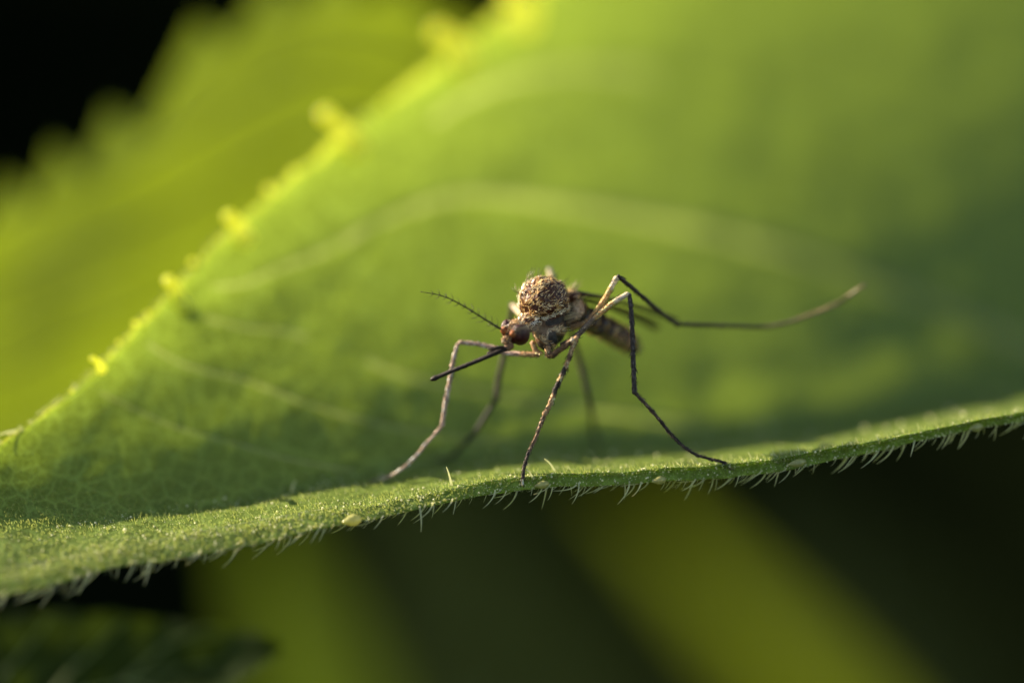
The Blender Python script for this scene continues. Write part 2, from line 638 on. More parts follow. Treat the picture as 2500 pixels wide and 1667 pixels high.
rimsel = (jj_ >= ROW(10.78) + np.round(wav[ii_] * 6)) & ~keep
part_mesh('blade', ~keep & ~rimsel, M['leaf'])
part_mesh('margin_rim', rimsel, M['rim'])
for q in VPARTS:
    part_mesh('vein', q, M['leaf_vein'])


def blob_tooth(name, pts, rads, parent, mat, tip=None, tipmat=None):
    v, f = tube_arrays(catmull(pts, 14), np.interp(np.linspace(0, 1, 14), np.linspace(0, 1, len(rads)), rads), 10)
    o = mesh_obj(name, v, f, mat, parent)
    if tip is not None:
        b = Bag()
        b.ball(*tip, src=ICO2)
        b.build('gland_tip', tipmat or M['tooth'], o)
    return o


# teeth of the far margin (root pixel, tip pixel, depth, size)
for (rx, ry, kx, ky, tx, ty, dd, r) in [
        (452, 755, 432, 712, 412, 686, 4.2, 0.20), (600, 590, 585, 552, 560, 530, 5.5, 0.22),
        (875, 365, 850, 330, 797, 282, 8.1, 0.30), (1130, 160, 1120, 110, 1075, 82, 11.3, 0.36),
        (1270, 60, 1290, 20, 1250, -20, 13.6, 0.36), (250, 905, 240, 885, 226, 876, 2.6, 0.10)]:
    dd *= KD
    a, b, c = P(rx, ry, dd + .1), P(kx, ky, dd - .1), P(tx, ty, dd - .3)
    blob_tooth('tooth', [a, b, c], [r * 1.5, r * 0.95, r * 0.7], big_leaf, M['tooth'], (c, r * 0.95))
for (x, y, dd, r) in [(470, 640, 4.7, .11), (655, 462, 6.5, .13), (330, 790, 3.4, .09), (715, 420, 7, .10), (955, 255, 9.5, .14), (360, 765, 3.7, .07), (290, 835, 3.1, .07), (175, 955, 2.1, .06)]:
    b = Bag()
    b.ball(P(x, y, dd * KD), (r, r * 0.8, r * 1.1))
    b.build('tooth', M['tooth'], big_leaf)
# yellow gland teeth on the near margin
for (x, y, r, ln) in [(858, 1270, .22, 1.15), (1322, 1183, .15, 1.3), (1608, 1172, .16, 1.2), (1945, 1130, .15, 1.7), (2382, 1043, .17, 1.1), (770, 1285, .06, 1.2), (590, 1322, .07, 1.2), (1085, 1220, .05, 1.2)]:
    h, n = on_leaf(x, y)
    if h is None:
        h, n = P(x, y, 0), -FW
    r *= 0.85
    ax = (RT * -0.95 + UP * -0.18 - FW * 0.2).normalized()
    pts = [h - ax * r * ln * 1.2, h - ax * r * ln * .4, h + ax * r * ln * .5, h + ax * r * ln * 1.25]
    v, f = tube_arrays(catmull(pts, 12), np.interp(np.linspace(0, 1, 12), [0, .3, .6, 1], [r * .55, r, r * .85, r * .18]), 12)
    mesh_obj('tooth', [p - FW * 0.05 for p in v], f, M['tooth_near'], big_leaf)

# ------------------------------------------------------------------ curved hairs along the near margin
def hair_mesh(name, curl, sides=5, n=9):
    """unit hair: grows along -z, bends towards -x"""
    pts, rs = [], []
    for k in range(n):
        u = k / (n - 1)
        pts.append((-curl * u * u - 0.10 * u, 0.06 * math.sin(u * 2), -u * (1 - 0.12 * curl)))
        rs.append(0.046 * (1 - u) ** 0.8 + 0.005)
    v, f = tube_arrays(pts, rs, sides)
    me = bpy.data.meshes.new(name)
    me.from_pydata([tuple(p) for p in v], [], f)
    me.polygons.foreach_set('use_smooth', [True] * len(me.polygons))
    me.materials.append(M['hair'])
    return me


HM = [hair_mesh('margin_hair', c) for c in (0.25, 0.45, 0.65, 0.9, 0.1)]
e1 = grid[ROW(1)]


def edge_at(px):
    best = None
    for i in range(NT - 1):
        a, b = to_px(Vector(e1[i])), to_px(Vector(e1[i + 1]))
        if a[0] <= px < b[0]:
            u = (px - a[0]) / (b[0] - a[0])
            return Vector(e1[i]).lerp(Vector(e1[i + 1]), u)
    return None


x = -40.0
while x < 2540:
    p = edge_at(x)
    if p is not None:
        o = bpy.data.objects.new('margin_hair', random.choice(HM))
        s = random.choice([0.15, 0.2, 0.28, 0.36, 0.45, 0.55, 0.65]) * random.uniform(0.8, 1.2)
        o.scale = (s * random.uniform(.8, 1.2), s, s)
        p = p + UP * random.uniform(0.02, 0.12) + FW * random.uniform(-0.08, 0.3)
        o.location = p - big_leaf.location
        o.rotation_euler = (random.uniform(-0.5, 0.35) - 0.1, random.uniform(-0.25, 0.7), random.uniform(-0.7, 0.7))
        scene.collection.objects.link(o)
        o.parent = big_leaf
    x += random.choice([3, 5, 6, 8, 11, 15])

# short dark spikes standing on the margin crest, and a few longer upright hairs
for k in range(46):
    px = random.uniform(1640, 2250)
    h, n = None, None
    py = np.interp(px, [1640, 1790, 1906, 1983, 2097, 2250], [1138, 1122, 1110, 1099, 1080, 1046]) + random.uniform(-2, 6)
    h, n = on_leaf(px, py)
    if h is None:
        continue
    o = bpy.data.objects.new('margin_hair', HM[4])
    s = random.uniform(0.1, 0.24)
    o.scale = (s * 1.2, s * 1.2, s)
    o.location = h - big_leaf.location
    o.rotation_euler = (math.pi + random.uniform(-.4, .4), random.uniform(-.6, .3), 0)
    scene.collection.objects.link(o)
    o.parent = big_leaf
for (x0, y0, x1, y1) in [(1103, 1185, 1090, 1140), (1300, 1165, 1284, 1146), (1355, 1150, 1330, 1120), (55, 1050, -20, 1068), (712, 1200, 722, 1172)]:
    h, n = on_leaf(x0, y0)
    if h is None:
        h = P(x0, y0, 0.5)
    dd = to_px(h)[2]
    tip = P(x1, y1, dd - 0.1)
    mid = h.lerp(tip, 0.5) + UP * 0.05
    v, f = tube_arrays(catmull([h, mid, tip], 10), np.linspace(0.04, 0.012, 10), 6)
    mesh_obj('margin_hair', v, f, M['hair'], big_leaf)

# fine down and glint-coloured glands over the upper surface: far too many to count
cdir = []
down, glands = Bag(), Bag()
cand = 0
tri = grid
while cand < 18500:
    j = random.uniform(ROW(1), NV - 2) if cand < 15000 else random.uniform(ROW(1), ROW(3.4))
    i = random.uniform(0, NT - 2)
    j0, i0 = int(j), int(i)
    a = Vector(tri[j0, i0]); b = Vector(tri[j0, i0 + 1]); c = Vector(tri[j0 + 1, i0])
    p = a + (b - a) * (i - i0) + (c - a) * (j - j0)
    px, py, d = to_px(p)
    if not (-60 < px < 2560 and -40 < py < 1500) or d > 9.5:
        continue
    area = (b - a).cross(c - a)
    if cand < 15000 and random.random() > area.length * 2200 * (1.0 if d < 5 else 0.35):
        continue
    n = area.normalized()
    if n.dot(CAM - p) < 0:
        n = -n
    cand += 1
    k = random.random()
    if k < 0.62 or j > ROW(5.3):
        ln = random.uniform(0.05, 0.13)
        tip = p + (n + Vector((random.uniform(-.7, .2), random.uniform(-.5, .5), random.uniform(-.4, .4)))).normalized() * ln
        down.tube([p, p.lerp(tip, .6) + n * 0.008, tip], [0.012, 0.009, 0.003], 4)
    else:
        r = random.uniform(0.006, 0.018) if random.random() < 0.88 else random.uniform(0.02, 0.042)
        glands.ball(p + n * r * 0.5, r, src=ICO1)
o = down.build('leaf_down', M['down'], big_leaf)
o['kind'] = 'stuff'
o = glands.build('leaf_glint_glands', M['gland'], big_leaf)
o['kind'] = 'stuff'

# larger stalked beads added as blurred glints on the strip behind the crest
for (x_, y_, r) in [(1832, 1052, .07), (1872, 1046, .085), (1495, 1104, .05), (1560, 1106, .05), (1604, 1108, .045), (2112, 1044, .06), (2272, 1018, .06), (2318, 1000, .07), (2352, 1008, .06), (2432, 972, .08),
                    (1288, 1134, .04), (1745, 1072, .05), (1980, 1060, .05), (2200, 1030, .05), (2165, 1040, .045), (305, 1292, .06), (700, 1232, .04), (1120, 1150, .035), (1690, 1090, .05)]:
    h, n = on_leaf(x_, y_ + 8)
    if h is None:
        continue
    b = Bag()
    up = (UP * 0.9 + n * 0.4).normalized()
    b.tube([h - up * 0.02, h + up * r * 0.8], [r * .3, r * .25], 6)
    b.ball(h + up * r * 1.4, r, src=ICO2)
    b.build('glint_bead', M['gland'], big_leaf)

# short pale fuzz along the far margin
fz = Bag()
fr_ = grid[ROW(11)]
for k in range(420):
    i = random.randrange(2, NT - 3)
    p = Vector(fr_[i])
    px, py, d = to_px(p)
    if not (-80 < px < 1500 and -80 < py):
        continue
    t = (Vector(fr_[i + 1]) - Vector(fr_[i - 1])).normalized()
    out_ = (p - Vector(grid[ROW(10), i]))
    out_ = (out_ - t * out_.dot(t)).normalized()
    dr = (out_ + t * random.uniform(-1.2, .4) - FW * random.uniform(-.4, .6)).normalized()
    ln = random.uniform(0.06, 0.22)
    p = p + t * random.uniform(-.05, .05)
    fz.tube([p - out_ * .02, p + dr * ln * .6 + out_ * .02, p + dr * ln], [.013, .010, .003], 4)
o = fz.build('margin_fuzz', M['hair'], big_leaf)
o['kind'] = 'stuff'

# petiole of the big leaf, out to its stem
def petiole(parent, pts, r0, r1, name='petiole'):
    q = catmull(pts, 40)
    v, f = tube_arrays(q, np.linspace(r0, r1, 40), 10)
    return mesh_obj(name, v, f, M['stem'], parent)


bp_ = P(5090, 606, 18.0)
petiole(big_leaf, [bp_ - RT * 1.0, bp_ + RT * 8 - UP * 1, bp_ + RT * 18 - UP * 12, Vector((bp_.x + 24, bp_.y + 6, GZ * 0.5)), Vector((bp_.x + 26, bp_.y + 8, GZ - 2))], 0.7, 1.6)


# ------------------------------------------------------------------ other leaves
def make_leaf(label, base, tip, width, face, mat, fold=0.25, droop=0.1, teeth=16, group=None, nveins=6, tooth_h=0.07):
    """a toothed leaf from base to tip whose upper side looks towards 'face'"""
    ax = tip - base
    ln = ax.length
    ax.normalize()
    nrm = (face - ax * face.dot(ax)).normalized()
    side = ax.cross(nrm).normalized()
    root = thing('leaf', label, 'leaf', base, group)
    nu, nv = 120, 33
    vs, fs = [], []

    def surf(u, s):
        w = width * (math.sin(math.pi * min(1, u ** 0.8)) ** 0.75) * (1 - 0.25 * u) + 1e-3
        tth = 1 + tooth_h * (1 - 2 * abs(((u * teeth) % 1.0) ** 1.6 - 0.5)) * abs(s) ** 3
        q = base + ax * (u * ln) + side * (s * w * tth) + nrm * (fold * abs(s) ** 1.3 * w - droop * ln * u * u)
        q += nrm * (noise.noise(q * (3.0 / width)) * 0.05 * width)
        return q
    for a in range(nu):
        for b in range(nv):
            vs.append(surf(a / (nu - 1), b / (nv - 1) * 2 - 1))
    fs = [(a * nv + b, a * nv + b + 1, (a + 1) * nv + b + 1, (a + 1) * nv + b) for a in range(nu - 1) for b in range(nv - 1)]
    mesh_obj('blade', vs, fs, mat, root)
    pts = [surf(u, 0) - nrm * 0.01 * width for u in np.linspace(0, 0.98, 40)]
    v, f = tube_arrays(pts, np.linspace(0.045 * width, 0.008 * width, 40), 8)
    mesh_obj('midrib', v, f, M['vein'], root)
    for k in range(nveins):
        for sg in (-1, 1):
            u0 = 0.06 + 0.78 * k / nveins
            pts = [surf(min(0.99, u0 + 0.16 * t), sg * 0.93 * t) for t in np.linspace(0.0, 1, 14)]
            v, f = tube_arrays(pts, np.linspace(0.022 * width, 0.006 * width, 14), 6)
            mesh_obj('vein', v, f, M['vein'], root)
    foot = Vector((base.x + side.x * 2, base.y + abs(ax.y) * 4 + 4, GZ - 2))
    petiole(root, [base + ax * 0.02 * ln, base - ax * 0.15 * ln - Vector((0, 0, 0.05 * ln)), base.lerp(foot, .3), base.lerp(foot, 0.65), foot], 0.05 * width, 0.09 * width)
    return root




def loft_leaf(label, rows, mat, veins=(), teeth=(), nt=140, nv=60, stem=None):
    """a leaf blade through rows of (pixel x, pixel y, depth) points, margin first"""
    g_ = np.array([[list(P(*q)) for q in r] for r in rows])
    g_ = cat_par(np.swapaxes(g_, 0, 1), nt)
    g_ = cat_par(np.swapaxes(g_, 0, 1), nv)
    for j in range(nv):
        for i in range(nt):
            q = Vector(g_[j, i])
            g_[j, i, 1] += noise.noise(q * 0.22) * 0.8
            w = max(0.0, 1 - j / (nv * 0.2))
            g_[j, i] += np.array((UP * 0.8 - RT * 0.5) * (w * 1.5 * (((i / nt * 10.0 + 0.2) % 1.0) ** 1.4 - 0.45)))
    root = thing('leaf', label, 'leaf', Vector(g_[nv // 2, nt - 1]))
    fs = [(j * nt + i, j * nt + i + 1, (j + 1) * nt + i + 1, (j + 1) * nt + i) for j in range(nv - 1) for i in range(nt - 1)]
    mesh_obj('blade', g_.reshape(-1, 3), fs, mat, root)
    for (i0, j0, i1, j1, r) in veins:
        pts = []
        for u in np.linspace(0, 1, 24):
            ii = (i0 + (i1 - i0) * u) * (nt - 1)
            jj = (j0 + (j1 - j0) * u ** 1.2) * (nv - 1)
            pts.append(Vector(g_[int(jj), int(ii)]) - FW * r * 0.4)
        v, f = tube_arrays(pts, np.linspace(r, r * .4, 24), 8)
        mesh_obj('vein', v, f, M['vein'], root)
    for (x_, y_, dd, r) in teeth:
        c = P(x_, y_, dd)
        blob_tooth('tooth', [c + RT * r * 3 - UP * r * 3.4, c + RT * r * 1.2 - UP * r * 1.2, c], [r * 1.5, r, r * .7], root, mat, (c, r * 0.95), mat)
    e = Vector(g_[nv // 2, nt - 1])
    petiole(root, [e - RT * .5, e + RT * 8 + FW * 3, e + RT * 25 + FW * 8, e + RT * 48 + FW * 12 - UP * 12, Vector((e.x + 62, e.y + 22, GZ * 0.5)), Vector((e.x + 66, e.y + 24, GZ - 2))], 0.6, 1.4)
    return root


TOC = -FW
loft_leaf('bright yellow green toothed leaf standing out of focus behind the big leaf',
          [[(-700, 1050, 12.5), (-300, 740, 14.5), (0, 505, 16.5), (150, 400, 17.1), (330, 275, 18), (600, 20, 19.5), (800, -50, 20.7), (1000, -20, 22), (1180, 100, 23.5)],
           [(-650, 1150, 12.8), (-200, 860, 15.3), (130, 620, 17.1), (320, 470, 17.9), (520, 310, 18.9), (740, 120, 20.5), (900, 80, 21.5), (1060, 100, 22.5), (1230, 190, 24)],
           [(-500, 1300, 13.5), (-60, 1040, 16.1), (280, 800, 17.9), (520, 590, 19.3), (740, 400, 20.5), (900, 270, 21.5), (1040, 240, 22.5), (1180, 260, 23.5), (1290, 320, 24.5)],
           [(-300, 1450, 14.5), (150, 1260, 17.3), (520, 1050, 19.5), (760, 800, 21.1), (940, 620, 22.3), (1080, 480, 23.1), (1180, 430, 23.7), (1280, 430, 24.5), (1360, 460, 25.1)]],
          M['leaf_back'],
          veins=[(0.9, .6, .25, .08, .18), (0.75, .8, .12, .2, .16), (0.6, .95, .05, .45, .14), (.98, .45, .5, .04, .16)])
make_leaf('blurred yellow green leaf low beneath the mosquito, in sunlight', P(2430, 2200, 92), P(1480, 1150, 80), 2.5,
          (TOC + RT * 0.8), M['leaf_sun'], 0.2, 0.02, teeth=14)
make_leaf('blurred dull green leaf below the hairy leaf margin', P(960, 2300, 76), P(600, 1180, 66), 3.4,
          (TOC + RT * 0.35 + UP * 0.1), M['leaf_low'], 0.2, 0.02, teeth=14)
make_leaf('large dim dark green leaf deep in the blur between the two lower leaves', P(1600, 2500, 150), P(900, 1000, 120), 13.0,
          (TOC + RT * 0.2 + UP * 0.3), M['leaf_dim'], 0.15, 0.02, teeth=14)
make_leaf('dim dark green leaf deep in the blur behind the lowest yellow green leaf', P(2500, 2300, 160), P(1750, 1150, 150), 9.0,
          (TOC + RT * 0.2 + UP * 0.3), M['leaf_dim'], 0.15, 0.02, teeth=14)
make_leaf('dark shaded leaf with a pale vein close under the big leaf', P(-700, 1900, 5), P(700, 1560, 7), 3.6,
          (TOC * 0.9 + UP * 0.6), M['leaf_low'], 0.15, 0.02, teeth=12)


# unseen shrubs added on the sunny side, whose shade keeps the soil behind the leaves dark
def shade_shrub(label, x0, y0, rad, hgt, seed, group):
    rnd = random.Random(seed)
    root = thing('shade_shrub', label, 'shade_shrub', (x0, y0, GZ), group)
    b0 = Vector((x0, y0, GZ - 2))
    tr = Bag()
    for k in range(7):
        a = k * 0.9
        tip = b0 + Vector((math.cos(a) * rad * .7, math.sin(a) * rad * .7, hgt * rnd.uniform(.7, .95)))
        tr.tube(catmull([b0, b0 + Vector((math.cos(a) * 12, math.sin(a) * 12, hgt * .3)), tip], 10), np.linspace(5, 1.2, 10), 6)
    tr.build('trunk', M['stem'], root)
    cr = Bag()
    for k in range(1500):
        a, z, r = rnd.random() * 6.283, rnd.random(), math.sqrt(rnd.random())
        rr = rad * r * (0.75 + 0.35 * math.sin(z * 3)) * (1 + .2 * math.sin(a * 3 + seed))
        c = Vector((x0 + math.cos(a) * rr, y0 + math.sin(a) * rr, GZ + 8 + z * hgt * (1 - .25 * r * r)))
        d1 = Vector((rnd.gauss(0, 1), rnd.gauss(0, 1), rnd.gauss(0, .5))).normalized()
        d2 = d1.cross(Vector((rnd.gauss(0, .4), rnd.gauss(0, .4), 1))).normalized()
        n_ = d1.cross(d2)
        l_, w_ = rnd.uniform(14, 26), rnd.uniform(5, 9)
        cr.add([c, c + d1 * l_ * .4 + d2 * w_ + n_ * 2, c + d1 * l_, c + d1 * l_ * .4 - d2 * w_ + n_ * 2, c + d1 * l_ * .45], [(0, 1, 4), (1, 2, 4), (0, 4, 3), (3, 4, 2)])
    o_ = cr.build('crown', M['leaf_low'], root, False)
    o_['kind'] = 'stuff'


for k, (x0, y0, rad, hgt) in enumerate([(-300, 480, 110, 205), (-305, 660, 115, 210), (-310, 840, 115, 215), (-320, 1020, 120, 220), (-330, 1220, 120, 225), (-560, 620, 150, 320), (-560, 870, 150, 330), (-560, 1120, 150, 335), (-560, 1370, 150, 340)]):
    shade_shrub('unseen leafy bush added outside the view to shade the soil', x0, y0, rad, hgt, k, 'unseen shrubs added to shade the soil')


# ------------------------------------------------------------------ the mosquito
mos = thing('mosquito', 'brown scaly mosquito with red eyes and long thin legs standing on the leaf', 'mosquito', P(1275, 1187, 0))


def cdir_(r, u, d):
    return (RT * r + UP * u + FW * d)


B_F = cdir_(-0.72, -0.36, -0.60).normalized()                 # towards the head
B_D = cdir_(-0.10, 0.95, -0.25)
B_D = (B_D - B_F * B_D.dot(B_F)).normalized()                 # dorsal
B_L = B_F.cross(B_D).normalized()                             # lateral
if B_L.dot(cdir_(0.65, 0, -0.75)) < 0:
    B_L = -B_L                                                # near side
FR = (B_F, B_D, B_L)

body = Bag()
body.ball(P(1328, 738, 0.45), (0.78, 0.79, 0.75), FR)
body.ball(P(1338, 786, 0.50), (0.60, 0.78, 0.56), FR)
body.ball(P(1334, 824, 0.25), (0.34, 0.40, 0.36), FR)
body.ball(P(1286, 790, -0.05), (0.34, 0.28, 0.38), FR)        # neck
body.ball(P(1258, 811, -0.42), (0.36, 0.36, 0.38), FR)        # head
body.ball(P(1238, 831, -0.62), (0.20, 0.13, 0.15), FR)        # clypeus
body.ball(P(1388, 722, 0.95), (0.22, 0.16, 0.40), FR)         # scutellum
body.ball(P(1398, 765, 1.10), (0.46, 0.46, 0.46), FR)
AB = [(1412, 772, 1.15, .36), (1434, 781, 1.45, .36), (1458, 791, 1.75, .37), (1482, 803, 2.05, .37),
      (1504, 815, 2.35, .36), (1522, 827, 2.62, .33), (1536, 838, 2.85, .28), (1546, 848, 3.02, .20)]
A_F = (P(1412, 772, 1.15) - P(1546, 848, 3.02)).normalized()
A_D = (B_D - A_F * B_D.dot(A_F)).normalized()
A_FR = (A_F, A_D, A_F.cross(A_D).normalized())
for (x, y, d, r) in AB:
    body.ball(P(x, y, d), (r * 0.72, r * 0.92, r), A_FR)
src = mesh_obj('body_source', body.v, body.f, M['body'])
md = src.modifiers.new('r', 'REMESH')
md.mode = 'VOXEL'
md.voxel_size = 0.028
md2 = src.modifiers.new('s', 'SMOOTH')
md2.iterations = 3
dg = bpy.context.evaluated_depsgraph_get()
ev = src.evaluated_get(dg)
me = ev.to_mesh()
bv = [Vector(v.co) for v in me.vertices]
bn = [Vector(v.normal) for v in me.vertices]
bf = [tuple(p.vertices) for p in me.polygons]
ev.to_mesh_clear()
bpy.data.objects.remove(src)

HC, TC = P(1258, 811, -0.42), P(1332, 760, 0.45)


def region(p):
    if (p - HC).length < 0.50:
        return 'head'
    if (p - P(1395, 765, 1.0)).dot(-A_F) > 0.15:
        return 'abdomen'
    return 'thorax'


def body_colour(p, n):
    rg = region(p)
    if rg == 'head':
        return (0.075, 0.024, 0.013) if n.dot(B_D) > 0.2 else (0.06, 0.028, 0.02)
    if rg == 'abdomen':
        s = (p - P(1412, 772, 1.15)).dot(-A_F)
        band = (s / 0.40) % 1.0
        side_ = abs(n.dot(A_FR[2]))
        k = noise.noise(p * 4.0) + 0.5 * noise.noise(p * 9)
        if n.dot(A_D) < -0.45 and k > -0.3:
            return (0.17, 0.12, 0.05)
        if band + 0.35 * k < 0.24 + 0.15 * side_:
            return (0.36, 0.21, 0.07)
        return (0.055, 0.030, 0.014)
    # thorax
    h = (p - TC).dot(B_D)
    if h > -0.10:
        return (0.085, 0.028, 0.013)
    k = noise.noise(p * 2.6 + Vector((3, 1, 7)))
    if (p - P(1356, 822, -0.1)).length < 0.22:
        return (0.035, 0.030, 0.026)
    if k > 0.22:
        return (0.34, 0.26, 0.17)
    if k < 0.0:
        return (0.04, 0.030, 0.024)
    return (0.15, 0.08, 0.045)


cols = []
for p, n in zip(bv, bn):
    a = noise.noise(p * 5.0) * 0.025 + noise.noise(p * 14) * 0.012
    if region(p) == 'abdomen':
        a -= 0.02 * max(0, math.sin(((p - P(1412, 772, 1.15)).dot(-A_F) / 0.40) * 2 * math.pi)) ** 6
    cols.append(body_colour(p, n))
    p += n * a
mesh_obj('body', bv, bf, M['body'], mos, True, cols)
BB = bvh_of(bv, bf)

# eyes with their facets
for (c, r) in [(P(1270, 817, -0.66), (0.29, 0.32, 0.22)), (P(1240, 803, -0.38), (0.27, 0.29, 0.20))]:
    near = c == P(1270, 817, -0.66)
    sd = B_L if near else -B_L
    ez = (B_F * 0.45 + sd).normalized()
    ey = (B_D - ez * B_D.dot(ez)).normalized()
    ex = ey.cross(ez)
    v = [ex * (q[0] * r[0]) + ey * (q[1] * r[1]) + ez * (q[2] * r[2]) for q in ICO4[0]]
    o = mesh_obj('eye', v, ICO4[1], M['eye'], None)
    o.location = c - mos.location
    o.parent = mos

# proboscis with its bulging base and split tip
pr_pts = [P(1246, 842, -0.62), P(1236, 850, -0.70), P(1200, 866, -0.75), P(1150, 887, -0.72), P(1100, 907, -0.66), P(1062, 923, -0.60), P(1053, 927, -0.58)]
q = catmull(pr_pts, 60)
s = np.linspace(0, 1, 60)
rad = np.interp(s, [0, .06, .12, .3, .9, .95, 1], [.14, .11, .076, .070, .066, .082, .055])
v, f = tube_arrays(q, rad, 10)
cl = []
for i in range(60):
    c = (0.20, 0.10, 0.05) if s[i] < 0.07 else (0.022, 0.014, 0.011)
    cl += [c] * 10
cl += [cl[0], cl[-1]]
v = [p + Vector((noise.noise(p * 12), noise.noise(p * 12 + Vector((5, 5, 5))), noise.noise(p * 12 + Vector((9, 1, 5))))) * 0.012 for p in v]
prob = mesh_obj('proboscis', v, f, M['leg'], mos, True, cl)
for (pts, rs) in [([P(1238, 848, -.72), P(1224, 848, -.80), P(1208, 850, -.84), P(1193, 853, -.85)], [.035, .045, .055, .03]),
                  ([P(1234, 846, -.52), P(1220, 851, -.55), P(1204, 856, -.58), P(1190, 862, -.6)], [.035, .045, .05, .03])]:
    q = catmull(pts, 20)
    v, f = tube_arrays(q, np.interp(np.linspace(0, 1, 20), np.linspace(0, 1, 4), rs), 8)
    v = [p + Vector((noise.noise(p * 20), 0, noise.noise(p * 20 + Vector((5, 5, 5))))) * 0.02 for p in v]
    mesh_obj('palp', v, f, M['leg'], mos, True, [(0.03, 0.018, 0.012)] * len(v))


# antennae: ball joint, beaded thread and whorls of hair
def antenna(pts, ball_c, ball_r):
    b = Bag()
    q = catmull(pts, 66)
    rr = []
    for i in range(66):
        u = i / 65
        rr.append((0.024 * (1 - u) + 0.009) * (1.25 if i % 5 == 0 else 0.95))
    b.tube(q, rr, 7, (0.018, 0.016, 0.012))
    n = 12
    for k in range(1, n):
        i = int(k / n * 62)
        c = Vector(q[i])
        t = (Vector(q[min(i + 1, 65)]) - Vector(q[max(i - 1, 0)])).normalized()
        a = t.orthogonal().normalized()
        w0 = random.random() * 6
        for m in range(6):
            w = w0 + m * math.pi / 3 + random.uniform(-.3, .3)
            out = (Matrix.Rotation(w, 3, t) @ a)
            ln = random.uniform(0.13, 0.30) * (1 - 0.45 * k / n)
            tip = c + out * ln + t * ln * 0.75
            mid = c + out * ln * 0.55 + t * ln * 0.25
            b.tube([c, mid, tip], [0.009, 0.007, 0.003], 4, (0.05, 0.045, 0.03))
    o = b.build('antenna', M['leg'], mos)
    e = Bag()
    e.ball(ball_c, ball_r, src=ICO2, col=(0.32, 0.10, 0.03))
    e.build('pedicel', M['leg'], o)


antenna([P(1228, 806, -.62), P(1214, 798, -.72), P(1172, 772, -.80), P(1130, 746, -.75), P(1082, 723, -.60), P(1027, 712, -.40)], P(1230, 806, -.60), 0.11)
antenna([P(1254, 814, -.84), P(1262, 806, -1.05), P(1278, 800, -1.45), P(1300, 801, -1.9), P(1325, 806, -2.4), P(1350, 815, -2.8)], P(1253, 815, -.82), 0.115)


# legs
def leg_bag(pts, r0, r1, colf, n, hairs, seed):
    b = Bag()
    q = catmull(pts, n)
    rnd = random.Random(seed)
    rs = []
    for i in range(n):
        u = i / (n - 1)
        rs.append((r0 + (r1 - r0) * u) * (1 + 0.16 * noise.noise(Vector((u * 30, seed, 0)))))
    v, f = tube_arrays(q, rs, 9)
    b.v, b.f = list(v), list(f)
    for i in range(n):
        b.c += [colf(i / (n - 1), rnd)] * 9
    b.c += [b.c[0], b.c[-1]]
    for k in range(hairs):                                    # lying scales and fine bristles
        i = rnd.randrange(1, n - 2)
        c = Vector(q[i])
        t = (Vector(q[i + 1]) - Vector(q[i - 1])).normalized()
        a = Matrix.Rotation(rnd.random() * 6.28, 3, t) @ t.orthogonal().normalized()
        c0 = c + a * rs[i] * 0.85
        if rnd.random() < 0.8:
            ln, w, lift = rnd.uniform(.06, .12), rnd.uniform(.014, .024), rnd.uniform(0.014, .035)
            sd = t.cross(a) * w
            colr = colf(i / (n - 1), rnd)
            kk = rnd.uniform(0.6, 3.6)
            colr = tuple(min(0.8, x_ * kk + 0.01) for x_ in colr)
            b.add([c0 - sd * .5, c0 + sd * .5, c0 + t * ln * .6 + a * lift + sd, c0 + t * ln + a * lift * .8, c0 + t * ln * .6 + a * lift - sd], [(0, 1, 2, 3, 4)], colr)
        else:
            ln = rnd.uniform(.08, .19)
            b.tube([c0, c0 + t * ln * .6 + a * ln * .35, c0 + t * ln + a * ln * .4], [.009, .007, .003], 4, (0.05, 0.04, 0.03))
    return b


def flat(c, dark=None, at=()):
    def fn(u, rnd):
        k = rnd.uniform(0.75, 1.25)
        for a, b_, cc in at:
            if a <= u <= b_:
                return tuple(x_ * k for x_ in cc)
        return tuple(x_ * k for x_ in c)
    return fn


PALE, TAN, DARK, PINK = (0.72, 0.56, 0.36), (0.40, 0.23, 0.11), (0.030, 0.020, 0.015), (0.46, 0.31, 0.24)
BRN = (0.15, 0.08, 0.04)
LEGN = [0]


def leg(femur, fr, fcol, tibia, tr_, tcol, tarsus, sr, scol, hairs=1.0, label=None):
    LEGN[0] += 10
    root = leg_bag([P(*p) for p in femur], fr[0], fr[1], fcol, 40, int(260 * hairs), LEGN[0]).build('leg', M['leg'], mos)
    if label:
        root['label'] = label
    tb = leg_bag([P(*p) for p in tibia], tr_[0], tr_[1], tcol, 60, int(320 * hairs), LEGN[0] + 1)
    tb.ball(P(*tibia[0]), tr_[0] * 1.15, col=tcol(0.0, random))
    tb.ball(P(*tibia[-1]), tr_[1] * 1.25, col=tcol(1.0, random))
    tb.build('tibia', M['leg'], root)
    ts = leg_bag([P(*p) for p in tarsus], sr[0], sr[1], scol, 80, int(260 * hairs), LEGN[0] + 2)
    e = P(*tarsus[-1])
    for s_ in (-1, 1):                                        # the pair of claws
        ts.tube([e, e + RT * .05 * s_ + UP * .0 - FW * .03, e + RT * .07 * s_ - UP * .05 - FW * .05], [.02, .014, .004], 5, (0.03, 0.02, 0.015))
    ts.build('tarsus', M['leg'], root)


def foot_d(px, py):
    h, n = on_leaf(px, py)
    return 0.0 if h is None else to_px(h)[2]


